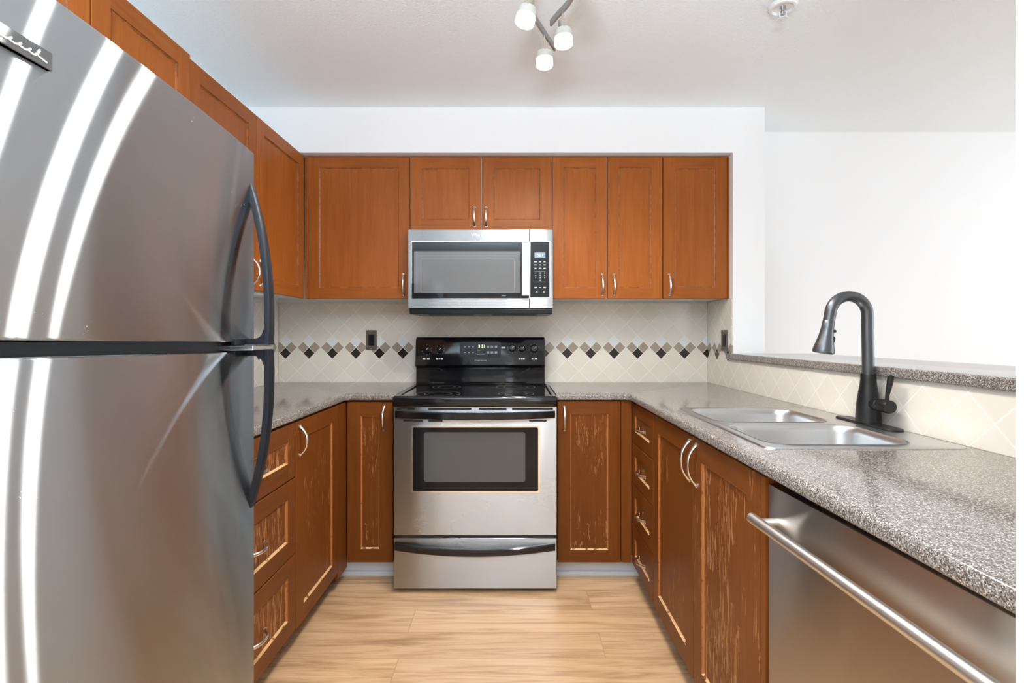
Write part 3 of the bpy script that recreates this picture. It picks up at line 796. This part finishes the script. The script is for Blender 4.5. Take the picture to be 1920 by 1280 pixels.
for x0, x1, y0, y1 in bowls:
    b = NB(); ls = []
    for e, z, rd in ((0, zr, .060), (-.0022, zr+.0018, .062), (.001, zr+.0012, .060), (.005, zr-.004, .058), (.008, zr-.02, .056), (.014, zr-.135, .055), (.022, zr-.158, .054), (.040, zr-.170, .05), (.075, zr-.174, .045)):
        ls.append(lp(rrect(x0+e, x1-e, y0+e, y1-e, rd, 8), z))
    loops(b, ls, cap1=True)
    bo = obj('bowl', b, M['steel_sink'], r, .8)
    b = NB(); cx, cy = (x0+x1)/2+.03, (y0+y1)/2
    lathe(b, [(.045, 0), (.045, .002), (.036, .003), (.032, -.0005), (.010, -.0002)], (cx, cy, zr-.174), n=28)
    obj('drain', b, M['steel_bright'], bo, .6)

# ------------------------------------------------------------------ faucet
FXc, FYc = 1.124, 1.553
r = thing('faucet', 'tall black pull-down kitchen faucet on the sink deck', 'faucet', (FXc, FYc, zr))
b = NB(); ls = []
def esc(e): return rrect(FXc-.030+e, FXc+.023-e, FYc-.130+e, FYc+.130-e, .026-e, 6)
loops(b, [lp(esc(0), zr+.0005), lp(esc(0), zr+.004), lp(esc(.003), zr+.007)], cap0=True, cap1=True)
obj('base_plate', b, M['faucet'], r, .5)
zb0 = zr+.007
b = NB(); lathe(b, [(.0345, 0), (.0345, .010), (.0335, .03), (.0315, .060), (.0275, .090), (.0235, .115), (.0215, .135), (.0215, .150), (.020, .153)], (FXc, FYc, zb0), n=36)
obj('valve_body', b, M['faucet'], r, .6)
# goose neck
ztop = zb0+.150; RT = .0168; Rg = .0585; zs = 1.338-RT-Rg
pts = [(FXc, FYc, ztop-.01)]
for i in range(5): pts.append((FXc-.003*(i+1)/5, FYc, ztop+(zs-ztop)*(i+1)/5))
cxg = FXc-.003-Rg
for i in range(1, 21):
    a = math.radians(174*i/20); pts.append((cxg+Rg*math.cos(a), FYc, zs+Rg*math.sin(a)))
ex, ez = pts[-1][0], pts[-1][2]; dv = Vector((pts[-1][0]-pts[-2][0], 0, pts[-1][2]-pts[-2][2])).normalized()
p_end = Vector(pts[-1])+dv*.028; pts.append(tuple(p_end))
b = NB(); tube(b, pts, circ(RT, 24)); obj('gooseneck', b, M['faucet_tube'], r, .7)
W = dv; U = Vector((0, 1, 0)); V = W.cross(U)
b = NB(); lathe(b, [(.0162, -.002), (.0172, 0), (.0178, .020), (.0205, .045), (.0255, .070), (.0305, .092), (.0305, .099), (.027, .102), (.014, .100)], p_end, (U, V, W), 30)
sh = obj('spray_head', b, M['faucet_tube'], r, .6)
side = Vector((dv.z*-1, 0, dv.x)).normalized()
if side.x < 0: side = -side
sd = (side*.85+Vector((0, -1, 0))*.5).normalized()
for d0, ln in ((.028, .009), (.056, .022)):
    b = NB(); c = p_end+W*d0+sd*(.0185+.03*max(0, d0-.03))
    tube(b, [c-W*ln/2, c-W*ln*.3, c+W*ln*.3, c+W*ln/2], circ(.0065, 12), [.55, 1, 1, .55]); obj('button', b, M['faucet'], sh, .8)
# side valve and lever, pointing along the wall towards the camera
zv = zb0+.060
AX = (Vector((1, 0, 0)), Vector((0, 0, 1)), Vector((0, -1, 0)))
b = NB(); lathe(b, [(.019, .0), (.0185, .045), (.0165, .047), (.0165, .049), (.0195, .051), (.0200, .055), (.0200, .088), (.0185, .092)], (FXc, FYc, zv), AX, 28)
hd = obj('side_handle', b, M['faucet'], r, .6)
b = NB(); tube(b, [(FXc, FYc-.076, zv+.015), (FXc+.001, FYc-.078, zv+.035), (FXc+.003, FYc-.082, zv+.060), (FXc+.005, FYc-.085, zv+.082), (FXc+.006, FYc-.087, zv+.094)], circ(.0075, 16), [.72, .74, 1.0, 1.15, .9]); obj('lever', b, M['faucet'], hd, .7)

# ------------------------------------------------------------------ dishwasher (its door sits a little out of line)
r = thing('dishwasher', 'stainless dishwasher with long bar handle under the right counter', 'dishwasher', (.87, .82, 0))
b = NB(); box(b, .625, XR-.01, .535, 1.118, .02, .868); obj('body', b, M['dark_body'], r)
b = NB(); box(b, .70, XR-.02, .54, 1.11, 0, .03); obj('foot', b, M['rubber'], r)
piv = Vector((.582, 1.118, 0)); rot = Matrix.Rotation(math.radians(2.1), 4, 'Z')
def yaw(bm):
    bmesh.ops.transform(bm, matrix=Matrix.Translation(piv) @ rot @ Matrix.Translation(-piv), verts=bm.verts[:]); return bm
b = NB(); box(b, .582, .606, .530, 1.118, .115, .8615, .0025); dd = obj('door', yaw(b), M['steel_dw'], r, .5)
b = NB(); box(b, .600, .640, .530, 1.118, .02, .108); obj('kick_panel', yaw(b), M['black_satin'], r)
b = NB(); tube(b, [(.540, 1.112, .787), (.540, .53, .787)], circ(.0115, 20)); obj('handle', yaw(b), M['satin_bar'], dd, .6, 'long round bar handle')
hp = [o for o in dd.children][0]
for y in (1.085, .556):
    b = NB(); tube(b, [(.583, y, .787), (.546, y, .787)], circ(.0085, 16)); obj('handle_post', yaw(b), M['satin_bar'], hp, .6)

# ------------------------------------------------------------------ wall outlets
r = thing('wall_outlet', 'bronze wall outlet with black socket on the back tiles left of the stove', 'outlet', (-.84, YW-.006, 1.17))
b = NB(); plate(b, -.8700, -.8060, 1.109, 1.226, YW-.0062, YW-.0115, .004, 3, .002); pl = obj('cover_plate', b, M['outlet_bronze'], r, .5)
b = NB(); plate(b, -.8545, -.8215, 1.134, 1.201, YW-.011, YW-.0135, .003, 3, .001); so_ = obj('socket', b, M['black_satin'], r)
b = NB()
for z in (1.151, 1.184):
    for x in (-.845, -.831): box(b, x-.001, x+.001, YW-.0139, YW-.0134, z-.004, z+.004)
obj('slots', b, M['gap'], so_)
for z in (1.1165, 1.2185):
    b = NB(); lathe(b, [(.003, 0), (.003, .0015), (.002, .002)], (-.838, YW-.0112, z), 'y', 10); obj('screw', b, M['nickel'], pl)
r = thing('wall_outlet', 'bronze wall outlet on the right tiles at the end of the bar ledge', 'outlet', (XR-.006, 2.70, 1.17))
b = NB(); box(b, XR-.0115, XR-.0062, 2.655, 2.735, 1.110, 1.225, .002); pl = obj('cover_plate', b, M['outlet_bronze'], r)
b = NB(); box(b, XR-.0135, XR-.011, 2.677, 2.713, 1.134, 1.201, .001); obj('socket', b, M['black_satin'], r)
for z in (1.1165, 1.2185):
    b = NB(); lathe(b, [(.003, 0), (.003, .0015), (.002, .002)], (XR-.0112, 2.695, z), (Vector((0, 1, 0)), Vector((0, 0, 1)), Vector((-1, 0, 0))), 10); obj('screw', b, M['nickel'], pl)

# ------------------------------------------------------------------ ceiling sprinkler
sx_, sy_ = .990, 1.80
r = thing('fire_sprinkler', 'small round white fire sprinkler on the ceiling', 'sprinkler', (sx_, sy_, ZC))
b = NB(); lathe(b, [(.050, .0), (.050, -.004), (.044, -.012), (.037, -.013), (.033, -.006), (.010, -.004)], (sx_, sy_, ZC-.0005), n=36); obj('escutcheon', b, M['white_metal'], r, .6)
b = NB(); lathe(b, [(.009, -.004), (.009, -.022), (.006, -.024), (.006, -.036), (.003, -.038)], (sx_, sy_, ZC), n=16); obj('nozzle', b, M['steel'], r, .6)
b = NB()
for s in (-1, 1): tube(b, [(sx_+s*.008, sy_, ZC-.016), (sx_+s*.013, sy_, ZC-.028), (sx_+s*.010, sy_, ZC-.044), (sx_, sy_, ZC-.048)], circ(.002, 8))
obj('frame_arm', b, M['white_metal'], r, .8)
b = NB(); lathe(b, [(.016, -.050), (.017, -.0485), (.004, -.046)], (sx_, sy_, ZC), n=20); obj('deflector', b, M['white_metal'], r, .6)

# ------------------------------------------------------------------ track light with its lamps
TC = Vector((.125, 1.30, ZC))
r = thing('track_light', 'brushed nickel ceiling track light with curved bars and frosted glass spot heads', 'ceiling light', tuple(TC))
b = NB(); lathe(b, [(.062, 0), (.062, -.010), (.056, -.022), (.02, -.026), (.012, -.028), (.012, -.062)], TC, n=36); obj('canopy', b, M['nickel'], r, .6)
zt = 2.325
def rail(ctrl):
    bm = NB(); pts = []
    c = [Vector((x, y, zt)) for x, y in ctrl]; c = [c[0]*2-c[1]]+c+[c[-1]*2-c[-2]]
    for i in range(1, len(c)-2):
        for k in range(8):
            t = k/8; a, p, q, d_ = c[i-1], c[i], c[i+1], c[i+2]
            pts.append(.5*((2*p)+(-a+q)*t+(2*a-5*p+4*q-d_)*t*t+(-a+3*p-3*q+d_)*t**3))
    pts.append(c[-2])
    tube(bm, pts, [(.011, -.004), (.011, .004), (-.011, .004), (-.011, -.004)], up=(0, 0, 1)); return bm
obj('rail', rail([(.168, 1.935), (.118, 1.83), (.073, 1.72), (.065, 1.60), (.10, 1.45), (.125, 1.30), (.14, 1.15), (.19, 1.02), (.18, .88)]), M['rail_metal'], r, .5)
obj('rail', rail([(.140, 1.780), (.160, 1.735), (.195, 1.66), (.215, 1.55), (.19, 1.42), (.125, 1.30), (.05, 1.18), (.03, 1.06), (.06, .95)]), M['rail_metal'], r, .5)
def head(x, y, aim=(0, 0, -1)):
    D = Vector(aim).normalized(); ref = Vector((0, 1, 0)); U = (ref-ref.dot(D)*D).normalized(); V = D.cross(U); A = (U, V, D)
    o = Vector((x, y, zt-.011))
    b = NB(); tube(b, [o+Vector((0, 0, .004)), o-Vector((0, 0, .018)), o-Vector((0, 0, .026))], circ(.0055, 12))
    lathe(b, [(.014, .020), (.0165, .022), (.0165, .060), (.0145, .062)], o, A, 22)
    hd = obj('spot_head', b, M['nickel'], r, .6)
    b = NB(); lathe(b, [(.0175, .053), (.029, .055), (.030, .058), (.0315, .080)], o, A, 28, cap=False)
    lathe(b, [(.0315, .080), (.0325, .103), (.0300, .106), (.0295, .102), (.0285, .060)], o, A, 28, cap=False, mi=1)
    obj('glass_shade', b, [M['frost'], M['frost_lit']], hd, .6, 'frosted glass shade')
    b = NB(); lathe(b, [(.008, .058), (.016, .070), (.021, .092), (.019, .097)], o, A, 20); obj('bulb', b, M['bulb'], hd, .6)
    b = NB(); q = o+D*.058; tube(b, [q-U*.036, q+U*.036], circ(.0018, 8)); obj('clip', b, M['nickel'], hd, .8)
    l = bpy.data.lights.new('track_bulb', 'SPOT'); l.energy = TRACK; l.color = (1, .955, .89); l.shadow_soft_size = .010
    l.spot_size = math.radians(165); l.spot_blend = .9
    lo = bpy.data.objects.new('track_bulb', l); COL.objects.link(lo); lo.location = o+D*.112
    lo.rotation_euler = D.to_track_quat('-Z', 'Y').to_euler()
TRACK = 21
head(.122, 1.850)
head(.176, 1.715, (.04, .02, -1))
head(.063, 1.600, (-.22, .03, -1))
head(.213, 1.430, (.05, 0, -1))
head(.188, 1.02, (.2, -.3, -1))
head(.035, 1.08, (-.3, -.2, -1))
